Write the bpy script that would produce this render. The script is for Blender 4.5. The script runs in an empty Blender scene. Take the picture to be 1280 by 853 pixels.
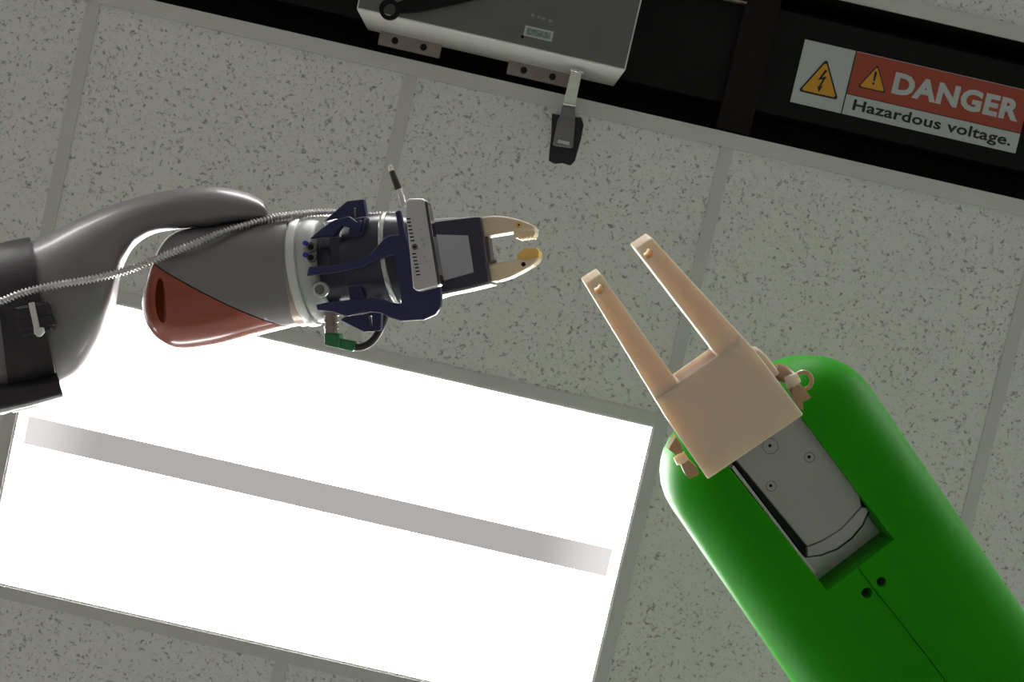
import bpy, bmesh, math, random
from mathutils import Vector, Matrix

# ------------------------------------------------------------------ camera, light, exposure
scene = bpy.context.scene
col = scene.collection
F, CX, CY = 1500.0, 640.0, 426.5            # focal length and centre for a 1280 x 853 frame
GRID = 0.6096                               # 2 ft ceiling grid
H = 2.75                                    # ceiling height above the floor
CAMPOS = Vector((0.8981, 0.3825, H - 2.2744))
def rotv(w):
    w = Vector(w)
    return Matrix.Rotation(w.length, 3, w.normalized()) if w.length > 1e-9 else Matrix.Identity(3)
CAMR = rotv((-0.0623, 0.0034, 0)) @ rotv((0, 0, -0.2253)) @ Matrix(((1, 0, 0), (0, -1, 0), (0, 0, -1)))
cam_data = bpy.data.cameras.new('camera')
cam_data.sensor_width = 36.0
cam_data.lens = F / 1280.0 * 36.0
cam_data.clip_start = 0.02
cam = bpy.data.objects.new('camera', cam_data)
cam.matrix_world = Matrix.Translation(CAMPOS) @ CAMR.to_4x4()
col.objects.link(cam)
scene.camera = cam
LAMP = 17.0                                  # radiance of the ceiling panels
world = bpy.data.worlds.new('world')
world.use_nodes = True
world.node_tree.nodes['Background'].inputs[0].default_value = (0.5, 0.5, 0.5, 1)
world.node_tree.nodes['Background'].inputs[1].default_value = 0.0
scene.world = world
scene.view_settings.view_transform = 'Standard'
scene.view_settings.look = 'None'
scene.view_settings.exposure = 0.0
scene.view_settings.gamma = 1.0
scene.view_settings.use_curve_mapping = False
random.seed(7)

# ------------------------------------------------------------------ measuring helpers
XA, YA, ZA = (CAMR @ Vector(a) for a in ((1, 0, 0), (0, 1, 0), (0, 0, 1)))   # right, up, towards the camera
def ray(px, py):
    return CAMR @ Vector(((px - CX) / F, (CY - py) / F, -1.0))
def at(px, py, D):
    return CAMPOS + ray(px, py) * D
def on_level(px, py, z):
    d = ray(px, py)
    return CAMPOS + d * ((z - CAMPOS.z) / d.z)
class Plane:
    """a working frame: origin o, axes u, v, w (w faces the viewer), s metres per unit"""
    def __init__(self, o, u, v, w, s):
        self.o, self.u, self.v, self.w, self.s = o, u.normalized(), v.normalized(), w.normalized(), s
    def pt(self, u, v, w=0.0):
        return self.o + (self.u * u + self.v * v + self.w * w) * self.s
    def pix(self, px, py, w=0.0):
        d = ray(px, py)
        o = self.o + self.w * (w * self.s)
        return CAMPOS + d * ((o - CAMPOS).dot(self.w) / d.dot(self.w))
    def uv(self, px, py, w=0.0):
        q = (self.pix(px, py, w) - self.o) / self.s
        return q.dot(self.u), q.dot(self.v)

# ------------------------------------------------------------------ materials
def mat(name, color, rough=0.5, metal=0.0, noise=0.0, nscale=40.0, bump=0.0, bscale=300.0, coat=0.0, sss=0.0, sssr=(0.0072, 0.0048, 0.003), spec=0.5, emit=None, estr=0.0, trans=0.0):
    m = bpy.data.materials.new(name)
    m.use_nodes = True
    nt = m.node_tree
    b = nt.nodes['Principled BSDF']
    b.inputs['Base Color'].default_value = (*color, 1)
    b.inputs['Roughness'].default_value = rough
    b.inputs['Metallic'].default_value = metal
    b.inputs['Coat Weight'].default_value = coat
    b.inputs['Specular IOR Level'].default_value = spec
    b.inputs['Transmission Weight'].default_value = trans
    if sss:
        b.inputs['Subsurface Weight'].default_value = sss
        b.inputs['Subsurface Radius'].default_value = sssr
        b.inputs['Subsurface Scale'].default_value = 1.0
    if emit:
        b.inputs['Emission Color'].default_value = (*emit, 1)
        b.inputs['Emission Strength'].default_value = estr
    tc = nt.nodes.new('ShaderNodeTexCoord')
    if noise:
        n = nt.nodes.new('ShaderNodeTexNoise'); n.inputs['Scale'].default_value = nscale; n.inputs['Detail'].default_value = 4
        nt.links.new(tc.outputs['Object'], n.inputs['Vector'])
        r = nt.nodes.new('ShaderNodeValToRGB')
        r.color_ramp.elements[0].position = 0.3; r.color_ramp.elements[1].position = 0.7
        r.color_ramp.elements[0].color = (*[c * (1 - noise) for c in color], 1)
        r.color_ramp.elements[1].color = (*[min(1, c * (1 + noise)) for c in color], 1)
        nt.links.new(n.outputs['Fac'], r.inputs['Fac']); nt.links.new(r.outputs['Color'], b.inputs['Base Color'])
    if bump:
        n2 = nt.nodes.new('ShaderNodeTexNoise'); n2.inputs['Scale'].default_value = bscale; n2.inputs['Detail'].default_value = 3
        nt.links.new(tc.outputs['Object'], n2.inputs['Vector'])
        bm_ = nt.nodes.new('ShaderNodeBump'); bm_.inputs['Strength'].default_value = bump; bm_.inputs['Distance'].default_value = 0.001
        nt.links.new(n2.outputs['Fac'], bm_.inputs['Height']); nt.links.new(bm_.outputs['Normal'], b.inputs['Normal'])
    return m

def tile_material():
    m = mat('mineral_fibre', (0.72, 0.715, 0.69), 0.9, spec=0.2)
    nt = m.node_tree; b = nt.nodes['Principled BSDF']
    g = nt.nodes.new('ShaderNodeNewGeometry')
    def mul(v, s):
        x = nt.nodes.new('ShaderNodeVectorMath'); x.operation = 'MULTIPLY'
        nt.links.new(v, x.inputs[0]); x.inputs[1].default_value = s
        return x.outputs[0]
    def noise(sc, detail, dist=0.0):
        n = nt.nodes.new('ShaderNodeTexNoise'); n.inputs['Scale'].default_value = sc; n.inputs['Detail'].default_value = detail
        n.inputs['Distortion'].default_value = dist
        nt.links.new(g.outputs['Position'], n.inputs['Vector'])
        return n.outputs['Fac']
    def ramp(v, a, c):
        r = nt.nodes.new('ShaderNodeMapRange'); r.inputs['From Min'].default_value = a; r.inputs['From Max'].default_value = c
        nt.links.new(v, r.inputs['Value'])
        return r.outputs['Result']
    def math_(op, a, bb):
        x = nt.nodes.new('ShaderNodeMath'); x.operation = op
        for i, q in enumerate((a, bb)):
            if isinstance(q, float): x.inputs[i].default_value = q
            else: nt.links.new(q, x.inputs[i])
        return x.outputs[0]
    big = ramp(noise(135.0, 1.5, 0.25), 0.585, 0.74)          # fissures and punched pits
    small = ramp(noise(300.0, 1.0, 0.1), 0.62, 0.80)
    pits = math_('MAXIMUM', big, math_('MULTIPLY', small, 0.6))
    mix = nt.nodes.new('ShaderNodeMixRGB')
    mix.inputs[1].default_value = (0.72, 0.715, 0.69, 1); mix.inputs[2].default_value = (0.33, 0.325, 0.305, 1)
    nt.links.new(pits, mix.inputs[0])
    tint = nt.nodes.new('ShaderNodeMixRGB'); tint.blend_type = 'MULTIPLY'; tint.inputs[0].default_value = 1.0
    r2 = nt.nodes.new('ShaderNodeValToRGB')
    r2.color_ramp.elements[0].color = (0.92, 0.92, 0.92, 1); r2.color_ramp.elements[1].color = (1, 1, 1, 1)
    nt.links.new(noise(60.0, 5.0), r2.inputs['Fac'])
    nt.links.new(mix.outputs[0], tint.inputs[1]); nt.links.new(r2.outputs[0], tint.inputs[2])
    nt.links.new(tint.outputs[0], b.inputs['Base Color'])
    bp = nt.nodes.new('ShaderNodeBump'); bp.inputs['Strength'].default_value = 0.5; bp.inputs['Distance'].default_value = 0.002; bp.invert = True
    nt.links.new(pits, bp.inputs['Height']); nt.links.new(bp.outputs['Normal'], b.inputs['Normal'])
    return m

M = dict(
    tile=tile_material(),
    tbar=mat('painted_tee', (0.54, 0.53, 0.515), 0.55, noise=0.03, nscale=8),
    wall=mat('wall_paint', (0.66, 0.655, 0.64), 0.8, noise=0.03, nscale=3),
    floor=mat('floor_vinyl', (0.14, 0.137, 0.132), 0.55, noise=0.06, nscale=6),
    deck=mat('deck', (0.05, 0.05, 0.05), 0.9, noise=0.1, nscale=5),
    rim=mat('lamp_rim', (0.7, 0.7, 0.7), 0.4, noise=0.02, nscale=10),
    black=mat('black_paint', (0.006, 0.006, 0.006), 0.6, spec=0.15, noise=0.15, nscale=20),
    blackred=mat('dark_iron', (0.009, 0.0055, 0.0055), 0.6, spec=0.15, noise=0.25, nscale=30),
    boxface=mat('enclosure_cover', (0.115, 0.115, 0.11), 0.5, noise=0.05, nscale=15),
    boxside=mat('enclosure_paint', (0.50, 0.50, 0.47), 0.5, noise=0.04, nscale=15),
    foot=mat('zinc_foot', (0.26, 0.22, 0.20), 0.5, 0.3, noise=0.1, nscale=40),
    zinc=mat('zinc', (0.55, 0.56, 0.54), 0.3, 0.9, noise=0.1, nscale=60),
    plug=mat('plug_plastic', (0.14, 0.13, 0.14), 0.5, noise=0.05, nscale=50),
    hole=mat('hole_black', (0.004, 0.003, 0.003), 0.9, noise=0.1, nscale=50),
    signwhite=mat('sign_white', (0.43, 0.46, 0.45), 0.45, noise=0.02, nscale=20),
    signred=mat('sign_red', (0.31, 0.05, 0.025), 0.45, noise=0.03, nscale=20),
    signyellow=mat('sign_yellow', (0.58, 0.28, 0.02), 0.45, noise=0.03, nscale=20),
    ink=mat('ink', (0.01, 0.01, 0.01), 0.5, noise=0.1, nscale=20),
    stick=mat('sticker_print', (0.16, 0.22, 0.21), 0.5, noise=0.6, nscale=160),
    grey=mat('grey_paint', (0.215, 0.202, 0.21), 0.40, 0.2, coat=0.2, noise=0.03, nscale=10, bump=0.03, bscale=900),
    orange=mat('orange_paint', (0.33, 0.062, 0.025), 0.26, coat=0.4, noise=0.03, nscale=12),
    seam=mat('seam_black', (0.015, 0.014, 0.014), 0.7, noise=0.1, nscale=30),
    strap=mat('strap_black', (0.022, 0.018, 0.020), 0.42, noise=0.2, nscale=60, bump=0.2, bscale=500),
    nylon=mat('nylon_white', (0.75, 0.74, 0.72), 0.4, noise=0.02, nscale=30),
    bronze=mat('bronze_band', (0.34, 0.27, 0.23), 0.3, 0.8, noise=0.05, nscale=30),
    silver=mat('silver_ring', (0.68, 0.70, 0.68), 0.35, 0.6, noise=0.03, nscale=30),
    flange=mat('flange_grey', (0.50, 0.51, 0.50), 0.45, 0.3, noise=0.03, nscale=30),
    blue=mat('fitting_blue', (0.01, 0.04, 0.40), 0.35, noise=0.05, nscale=60),
    navy=mat('navy_print', (0.018, 0.018, 0.085), 0.36, noise=0.08, nscale=40, bump=0.06, bscale=700),
    dnavy=mat('dark_navy_housing', (0.030, 0.027, 0.048), 0.3, noise=0.06, nscale=40),
    panel=mat('panel_silver', (0.42, 0.42, 0.45), 0.4, 0.5, noise=0.03, nscale=15),
    camsil=mat('camera_silver', (0.55, 0.54, 0.54), 0.38, 0.55, noise=0.02, nscale=30),
    glass=mat('camera_glass', (0.02, 0.018, 0.018), 0.08, coat=0.5, noise=0.1, nscale=80),
    chrome=mat('chrome', (0.75, 0.74, 0.73), 0.22, 1.0, noise=0.03, nscale=60),
    hose=mat('hose_steel', (0.72, 0.69, 0.69), 0.28, 1.0, noise=0.05, nscale=80),
    cream=mat('cream_plastic', (0.72, 0.62, 0.44), 0.38, sss=0.25, noise=0.02, nscale=30),
    yellow=mat('pad_yellow', (0.80, 0.52, 0.14), 0.4, sss=0.3, noise=0.05, nscale=60),
    pad=mat('pad_cream', (0.85, 0.72, 0.50), 0.4, sss=0.4, noise=0.03, nscale=60),
    conn=mat('connector_metal', (0.38, 0.30, 0.27), 0.3, 0.8, noise=0.1, nscale=60),
    greenplug=mat('plug_green', (0.03, 0.20, 0.07), 0.4, noise=0.05, nscale=60),
    cable=mat('cable_black', (0.03, 0.02, 0.02), 0.35, coat=0.2, noise=0.1, nscale=60),
    green=mat('green_padding', (0.016, 0.32, 0.0006), 0.5, spec=0.12, noise=0.05, nscale=10, bump=0.25, bscale=1100, sss=0.6, sssr=(0.030, 0.030, 0.003)),
    cgrey=mat('cover_grey', (0.42, 0.41, 0.41), 0.42, 0.3, noise=0.03, nscale=12),
    dgrey=mat('dark_grey', (0.10, 0.10, 0.10), 0.5, 0.2, noise=0.05, nscale=20),
    peach=mat('peach_print', (0.74, 0.61, 0.48), 0.5, spec=0.3, sss=0.6, sssr=(0.030, 0.020, 0.012), noise=0.015, nscale=40, bump=0.04, bscale=900),
    tan=mat('tan_print', (0.48, 0.31, 0.18), 0.35, sss=0.2, coat=0.3, noise=0.08, nscale=60),
    greydark=mat('rail_grey', (0.12, 0.11, 0.115), 0.4, 0.4, noise=0.05, nscale=40),
)
def lamp_mat(name, strength, color=(1, 0.985, 0.965)):
    m = bpy.data.materials.new(name); m.use_nodes = True
    nt = m.node_tree; nt.nodes.clear()
    e = nt.nodes.new('ShaderNodeEmission'); o = nt.nodes.new('ShaderNodeOutputMaterial')
    e.inputs[0].default_value = (*color, 1); e.inputs[1].default_value = strength
    nt.links.new(e.outputs[0], o.inputs[0])
    return m
M['lens'] = lamp_mat('lit_diffuser', LAMP)
def strip_mat():
    """the frosted channel cover in the middle of a fixture: dim, brighter where the tube ends shine in"""
    m = lamp_mat('dim_channel_cover', 0.40, (1, 0.955, 0.93))
    nt = m.node_tree; e = [n for n in nt.nodes if n.type == 'EMISSION'][0]
    tc = nt.nodes.new('ShaderNodeTexCoord'); sp = nt.nodes.new('ShaderNodeSeparateXYZ')
    nt.links.new(tc.outputs['Object'], sp.inputs[0])
    a = nt.nodes.new('ShaderNodeMath'); a.operation = 'ABSOLUTE'; nt.links.new(sp.outputs['X'], a.inputs[0])
    r = nt.nodes.new('ShaderNodeMapRange'); r.interpolation_type = 'SMOOTHSTEP'
    r.inputs['From Min'].default_value = 0.42; r.inputs['From Max'].default_value = 0.575
    r.inputs['To Min'].default_value = 0.43; r.inputs['To Max'].default_value = 0.82
    nt.links.new(a.outputs[0], r.inputs['Value']); nt.links.new(r.outputs['Result'], e.inputs[1])
    return m
M['strip'] = strip_mat()

# ------------------------------------------------------------------ object helpers
def tag(o, label=None, cat=None, group=None, kind=None):
    if label: o['label'] = label
    if cat: o['category'] = cat
    if group: o['group'] = group
    if kind: o['kind'] = kind
    return o
def empty(name, loc):
    o = bpy.data.objects.new(name, None); o.location = loc; o.empty_display_size = 0.05
    col.objects.link(o)
    return o
class MB:
    def __init__(self): self.v = []; self.f = []
    def add(self, verts, faces):
        b = len(self.v); self.v += [Vector(q) for q in verts]; self.f += [tuple(i + b for i in f) for f in faces]
        return self
    def loft(self, secs, cap=True, closed=True):
        n = len(secs[0]); vs = [p for s in secs for p in s]; fs = []
        for i in range(len(secs) - 1):
            for j in range(n):
                k = (j + 1) % n
                fs.append((i * n + j, i * n + k, (i + 1) * n + k, (i + 1) * n + j))
        if cap: fs += [tuple(range(n)), tuple(reversed(range((len(secs) - 1) * n, len(secs) * n)))]
        return self.add(vs, fs)
    def prism(self, front, vec):
        n = len(front); vs = list(front) + [p + vec for p in front]
        fs = [tuple(range(n)), tuple(reversed(range(n, 2 * n)))]
        fs += [(i, (i + 1) % n, n + (i + 1) % n, n + i) for i in range(n)]
        return self.add(vs, fs)
    def tube(self, pts, radii, n=10, cap=True):
        secs = []; prev = None
        for i, p in enumerate(pts):
            d = (pts[min(i + 1, len(pts) - 1)] - pts[max(i - 1, 0)]).normalized()
            a = (prev - d * prev.dot(d)).normalized() if prev else d.orthogonal().normalized()
            prev = a; b = d.cross(a); r = radii[i] if isinstance(radii, (list, tuple)) else radii
            secs.append([p + (a * math.cos(2 * math.pi * j / n) + b * math.sin(2 * math.pi * j / n)) * r for j in range(n)])
        return self.loft(secs, cap)
    def box(self, c, sx, sy, sz, ax=None):
        a, b, d = ax if ax else (Vector((1, 0, 0)), Vector((0, 1, 0)), Vector((0, 0, 1)))
        fr = [c + a * (x * sx / 2) + b * (y * sy / 2) + d * (sz / 2) for x, y in ((-1, -1), (1, -1), (1, 1), (-1, 1))]
        return self.prism(fr, d * -sz)
    def box2(self, lo, hi):
        lo = Vector(lo); hi = Vector(hi); d = hi - lo
        return self.box((lo + hi) / 2, d.x, d.y, d.z)
    def sphere(self, c, r, n=12, m=8):
        secs = []
        for i in range(m + 1):
            a = math.pi * i / m; rr = max(r * math.sin(a), r * 0.02)
            secs.append([c + Vector((rr * math.cos(2 * math.pi * j / n), rr * math.sin(2 * math.pi * j / n), r * math.cos(a))) for j in range(n)])
        return self.loft(secs)
    def mesh(self, name, origin=Vector((0, 0, 0)), smooth=None):
        bm = bmesh.new(); vs = [bm.verts.new(p - origin) for p in self.v]
        for f in self.f:
            try: bm.faces.new([vs[i] for i in f])
            except ValueError: pass
        bmesh.ops.recalc_face_normals(bm, faces=bm.faces)
        me = bpy.data.meshes.new(name); bm.to_mesh(me); bm.free()
        return me
def finish(me, smooth):
    if smooth:
        me.shade_smooth()
        if smooth < 179: me.set_sharp_from_angle(angle=math.radians(smooth))
def obj(name, mb, m, parent=None, smooth=0, bevel=0.0, seg=2, origin=None):
    """one mesh object; its vertices are given in world coordinates"""
    par = Vector(parent.matrix_basis.translation) if parent else Vector((0, 0, 0))
    p = parent
    while p is not None and p.parent is not None:
        p = p.parent; par = par + Vector(p.matrix_basis.translation)
    if origin is None: origin = sum(mb.v, Vector()) / len(mb.v)
    me = mb.mesh(name, origin) if isinstance(mb, MB) else mb
    finish(me, smooth)
    me.materials.append(M[m] if isinstance(m, str) else m)
    o = bpy.data.objects.new(name, me); o.location = origin - par
    if parent: o.parent = parent
    col.objects.link(o)
    if bevel:
        b = o.modifiers.new('bevel', 'BEVEL'); b.width = bevel; b.segments = seg; b.limit_method = 'ANGLE'; b.angle_limit = math.radians(40)
        b.harden_normals = False
        me.shade_smooth(); me.set_sharp_from_angle(angle=math.radians(50))
    return o
def boolean(o, cutters, op='DIFFERENCE'):
    """bake modifiers and boolean cuts into the mesh, then drop the cutters"""
    tmp = []
    for c in cutters:
        me = c.mesh('cutter'); t = bpy.data.objects.new('cutter', me); col.objects.link(t); tmp.append(t)
        b = o.modifiers.new('cut', 'BOOLEAN'); b.object = t; b.operation = op; b.solver = 'EXACT'
    bpy.context.view_layer.update()
    dg = bpy.context.evaluated_depsgraph_get()
    me = bpy.data.meshes.new_from_object(o.evaluated_get(dg))
    o.modifiers.clear(); o.data = me
    for t in tmp: bpy.data.objects.remove(t)
    me.shade_smooth(); me.set_sharp_from_angle(angle=math.radians(35))
    return o
def spline(pts, n):
    """Catmull-Rom through tuples"""
    P = [pts[0]] + list(pts) + [pts[-1]]; out = []
    for i in range(1, len(P) - 2):
        for k in range(n):
            t = k / n
            out.append(tuple(0.5 * (2 * b + (c - a) * t + (2 * a - 5 * b + 4 * c - d) * t * t + (3 * b - a - 3 * c + d) * t ** 3)
                       for a, b, c, d in zip(P[i - 1], P[i], P[i + 1], P[i + 2])))
    out.append(tuple(pts[-1]))
    return out
def text_mb(body, o, ex, ey, width, cap, nrm, bold=0.0, lift=0.0002):
    cu = bpy.data.curves.new('lettering', 'FONT'); cu.body = body; cu.size = 1.0; cu.offset = bold; cu.resolution_u = 3; cu.space_character = 1.0 + bold * 1.6
    t = bpy.data.objects.new('lettering', cu); col.objects.link(t)
    bpy.context.view_layer.update()
    me = bpy.data.meshes.new_from_object(t.evaluated_get(bpy.context.evaluated_depsgraph_get()))
    bpy.data.objects.remove(t)
    xs = [v.co.x for v in me.vertices]; x0, x1 = min(xs), max(xs)
    capu = 0.73 + bold
    mb = MB()
    mb.add([o + ex * ((v.co.x - x0) / (x1 - x0) * width) + ey * (v.co.y / capu * cap) + nrm * lift for v in me.vertices], [tuple(p.vertices) for p in me.polygons])
    bpy.data.meshes.remove(me)
    return mb
def disc(pl, px, py, w, r, n=16, th=1.0):
    """a short cylinder on plane frame pl, at pixel px, py, facing w"""
    c = pl.pix(px, py, w); s = pl.s
    return MB().prism([c + (pl.u * math.cos(2 * math.pi * j / n) + pl.v * math.sin(2 * math.pi * j / n)) * r * s for j in range(n)], pl.w * (-th * s))
def pr(pl, pts, w1, w0, mb=None):
    return (mb or MB()).prism([pl.pix(x, y, w1) for x, y in pts], pl.w * ((w0 - w1) * pl.s))
def zoom(pts, ox, oy, k):
    return [(ox + x / k, oy + y / k) for x, y in pts]

# ================================================================== THE ROOM
NX0, NX1, NY0, NY1 = -6, 8, -5, 7
X0, X1, Y0, Y1 = NX0 * GRID, NX1 * GRID, NY0 * GRID, NY1 * GRID
def struct(name, mb, m, **k): return tag(obj(name, mb, m, **k), kind='structure')
struct('floor', MB().box2((X0 - .1, Y0 - .1, -0.08), (X1 + .1, Y1 + .1, 0)), 'floor')
struct('wall_left', MB().box2((X0 - .1, Y0 - .1, 0), (X0, Y1 + .1, H + .35)), 'wall')
struct('wall_right', MB().box2((X1, Y0 - .1, 0), (X1 + .1, Y1 + .1, H + .35)), 'wall')
struct('wall_back', MB().box2((X0, Y0 - .1, 0), (X1, Y0, H + .35)), 'wall')
struct('wall_front', MB().box2((X0, Y1, 0), (X1, Y1 + .1, H + .35)), 'wall')
ceiling = struct('ceiling', MB().box2((X0 - .1, Y0 - .1, H + .35), (X1 + .1, Y1 + .1, H + .43)), 'deck')

# the slot of the black busway crosses the grid; the tiles beside it are cut
SLOT1 = 0.0658 - 0.014                                       # lower edge in view
SLOT0 = (on_level(1040, 1, H).y + on_level(1280, 49.7, H).y) / 2
BAR = 0.0245; TH = 0.016
LIGHTS = [(c, r) for c in (-4, 0, 4) for r in (-2, 1, 4)]
lit_cells = {(c + k, r) for c, r in LIGHTS for k in (0, 1)}
def tile_mesh(w, h):
    return MB().box2((-w / 2, -h / 2, 0), (w / 2, h / 2, TH)).mesh('ceiling_tile')
tcache = {}
def add_tile(x0, x1, y0, y1, me=None):
    g = 0.002
    w, h = round(x1 - x0 - 2 * g, 4), round(y1 - y0 - 2 * g, 4)
    if me is None:
        if (w, h) not in tcache:
            tcache[(w, h)] = tile_mesh(w, h); tcache[(w, h)].materials.append(M['tile'])
        me = tcache[(w, h)]
    o = bpy.data.objects.new('ceiling_tile', me)
    o.parent = ceiling
    o.location = Vector(((x0 + x1) / 2, (y0 + y1) / 2, H + 0.0015)) - Vector(ceiling.location)
    col.objects.link(o)
    return o
hole_px = [(690, 141), (727, 146), (730, 155), (727, 172), (722, 190), (719, 201), (713, 207), (703, 204), (694, 205), (686, 201), (687, 187), (689, 170)]
for c in range(NX0, NX1):
    for r in range(NY0, NY1):
        if (c, r) in lit_cells: continue
        x0, x1, y0, y1 = c * GRID, (c + 1) * GRID, r * GRID, (r + 1) * GRID
        if r == 0: y0 = SLOT1 + 0.008
        if r == -1: y1 = SLOT0 - 0.008
        if c in (2, 3) and r == 1: continue                   # long tiles beside the light span two rows
        if c in (2, 3) and r == 0: y1 = 2 * GRID
        t = add_tile(x0, x1, y0, y1)
        if (c, r) == (1, 0):                                  # the tile with the ragged cut-out
            t.data = t.data.copy()
            hp = [on_level(x, y, H) for x, y in hole_px]
            loc = Vector(((x0 + x1) / 2, (y0 + y1) / 2, H + 0.0015))
            cut = MB().prism([p - loc + Vector((0, 0, -0.02)) for p in hp], Vector((0, 0, 0.08)))
            keep = t.location.copy(); par = t.parent; t.parent = None; t.location = (0, 0, 0)
            boolean(t, [cut]); t.parent = par; t.location = keep
# tees
def bar(name, x0, x1, y0, y1, z0=H - 0.0012):
    return obj(name, MB().box2((x0, y0, z0), (x1, y1, H + 0.0012)), 'tbar', ceiling)
for r in range(NY0, NY1 + 1):
    if r == 0:
        bar('main_runner', X0, X1, SLOT1, SLOT1 + 0.028, H - 0.004); continue
    if r == 1:
        bar('main_runner', X0, 2 * GRID + BAR / 2, r * GRID - BAR / 2, r * GRID + BAR / 2)
        bar('main_runner', 4 * GRID - BAR / 2, X1, r * GRID - BAR / 2, r * GRID + BAR / 2); continue
    bar('main_runner', X0, X1, r * GRID - BAR / 2, r * GRID + BAR / 2)
bar('main_runner', X0, X1, SLOT0 - 0.028, SLOT0, H - 0.004)
for c in range(NX0, NX1 + 1):
    for r in range(NY0, NY1):
        if (c - 1, r) in lit_cells and (c, r) in lit_cells and (c - 1, r) in LIGHTS: continue
        y0, y1 = r * GRID + BAR / 2, (r + 1) * GRID - BAR / 2
        if c == 3 and r == 0: y1 = GRID + BAR / 2
        if r == 0: y0 = SLOT1 + 0.028
        if r == -1: y1 = SLOT0 - 0.028
        bar('cross_tee', c * GRID - BAR / 2, c * GRID + BAR / 2, y0, y1, H - 0.0010)

# ceiling lights
def make_light(c, r, label):
    x0, x1, y0, y1 = c * GRID + BAR / 2, (c + 2) * GRID - BAR / 2, r * GRID + BAR / 2, (r + 1) * GRID - BAR / 2
    cx, cy = (x0 + x1) / 2, (y0 + y1) / 2
    root = empty('ceiling_light', (cx, cy, H)); tag(root, label, 'ceiling light', 'lit ceiling panels')
    e = 0.004
    fr = MB()
    for a in (((x0, y0), (x1, y0 + e)), ((x0, y1 - e), (x1, y1)), ((x0, y0 + e), (x0 + e, y1 - e)), ((x1 - e, y0 + e), (x1, y1 - e))):
        fr.box2((*a[0], H + 0.001), (*a[1], H + 0.012))
    fr.box2((x0, y0, H + 0.03), (x1, y1, H + 0.10))
    obj('housing', fr, 'rim', root)
    ys = 0.0275; cm = cy; cy = cm - 0.015
    for a, b in ((y0 + e, cy - ys), (cy + ys, y1 - e)):
        obj('diffuser', MB().box2((x0 + e, a, H + 0.004), (x1 - e, b, H + 0.010)), 'lens', root)
    for a, b in ((x0 + e, x0 + 0.023), (x1 - 0.023, x1 - e)):
        obj('diffuser_end', MB().box2((a, cy - ys, H + 0.004), (b, cy + ys, H + 0.010)), 'lens', root)
    obj('channel_cover', MB().box2((x0 + 0.023, cy - ys, H + 0.003), (x1 - 0.023, cy + ys, H + 0.010)), 'strip', root, origin=Vector((cx, cy, H + 0.006)))
for c, r in LIGHTS:
    make_light(c, r, 'bright rectangular ceiling light panel with grey strip along its middle, behind the robot arms' if (c, r) == (0, 1)
               else 'bright rectangular ceiling light panel elsewhere in the room')

# black busway in the slot
bus = empty('power_busway', (0.9, (SLOT0 + SLOT1) / 2, H + 0.15)); tag(bus, 'black power busway recessed in a slot between ceiling tiles', 'busway')
mb = MB()
mb.box2((X0, SLOT0 - 0.004, H + 0.14), (X1, SLOT1 + 0.004, H + 0.15))
mb.box2((X0, SLOT0 - 0.004, H + 0.003), (X1, SLOT0, H + 0.14)); mb.box2((X0, SLOT1, H + 0.003), (X1, SLOT1 + 0.004, H + 0.14))
obj('trough', mb, 'blackred', bus)
ZP = H + 0.02                                                 # level of the cover face
PY0, PY1 = SLOT0 + 0.035, SLOT1 - 0.055
obj('cover', MB().box2((X0, PY0, ZP), (X1, PY1, H + 0.10)), 'black', bus, bevel=0.003)
p0, p1 = on_level(905, 80, H), on_level(948, 80, H)
sx = (on_level(895, 160, H).x + on_level(915, 80, H).x) / 2
obj('clamp_strap', MB().box2((sx, SLOT0 + 0.004, ZP - 0.012), (sx + 0.065, SLOT1 - 0.004, ZP - 0.001)), 'blackred', bus, bevel=0.002)
a = on_level(893, -2, H); b = on_level(930, 5, H)
obj('edge_trim', MB().box2((a.x - 0.25, b.y - 0.006, ZP - 0.016), (b.x + 0.005, b.y - 0.003, ZP - 0.001)), 'foot', bus)

# enclosure hanging from the busway
ZF, ZB = H - 0.085, H - 0.002
fl, frr = on_level(445, 12, ZF), on_level(782, 88, ZF)
bl, brr = on_level(475, 39, ZB), on_level(770, 107, ZB)
yfront = (fl.y + frr.y) / 2; yback = (bl.y + brr.y) / 2; YU = yfront - 0.30
enc = empty('electrical_enclosure', ((fl.x + frr.x) / 2, yfront - 0.15, ZB)); tag(enc, 'grey metal electrical box mounted on the black busway', 'electrical box')
bx0, bx1 = fl.x, frr.x
mb = MB(); q = 0.010
mb.loft([[Vector((bx0, YU, ZF)), Vector((bx1, YU, ZF)), Vector((bx1, yfront, ZF)), Vector((bx0, yfront, ZF))],
         [Vector((bx0 + q, YU + q, ZP)), Vector((bx1 - q, YU + q, ZP)), Vector((bx1 - q, yback, ZP)), Vector((bx0 + q, yback, ZP))]])
obj('body', mb, 'boxside', enc, bevel=0.003)
obj('cover', MB().box2((bx0 + 0.003, YU + 0.003, ZF - 0.003), (bx1 - 0.003, yfront - 0.003, ZF + 0.001)), 'boxface', enc, bevel=0.001)
for (ax_, ay_, cx_, cy_) in ((474, 42, 550, 67), (635, 80, 712, 103)):
    A = on_level(ax_, ay_, ZB); B = on_level(cx_, cy_, ZB); ym = (A.y + B.y) / 2
    f_ = obj('mounting_foot', MB().box2((A.x, yback - 0.02, ZB + 0.006), (B.x, ym + 0.014, ZB + 0.010)), 'foot', enc, bevel=0.002)
    for k in (0.26, 0.72):
        x = A.x + (B.x - A.x) * k
        obj('bolt_hole', MB().tube([Vector((x, ym, ZB + 0.0045)), Vector((x, ym, ZB + 0.0065))], 0.0065, 12), 'hole', f_)
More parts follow.
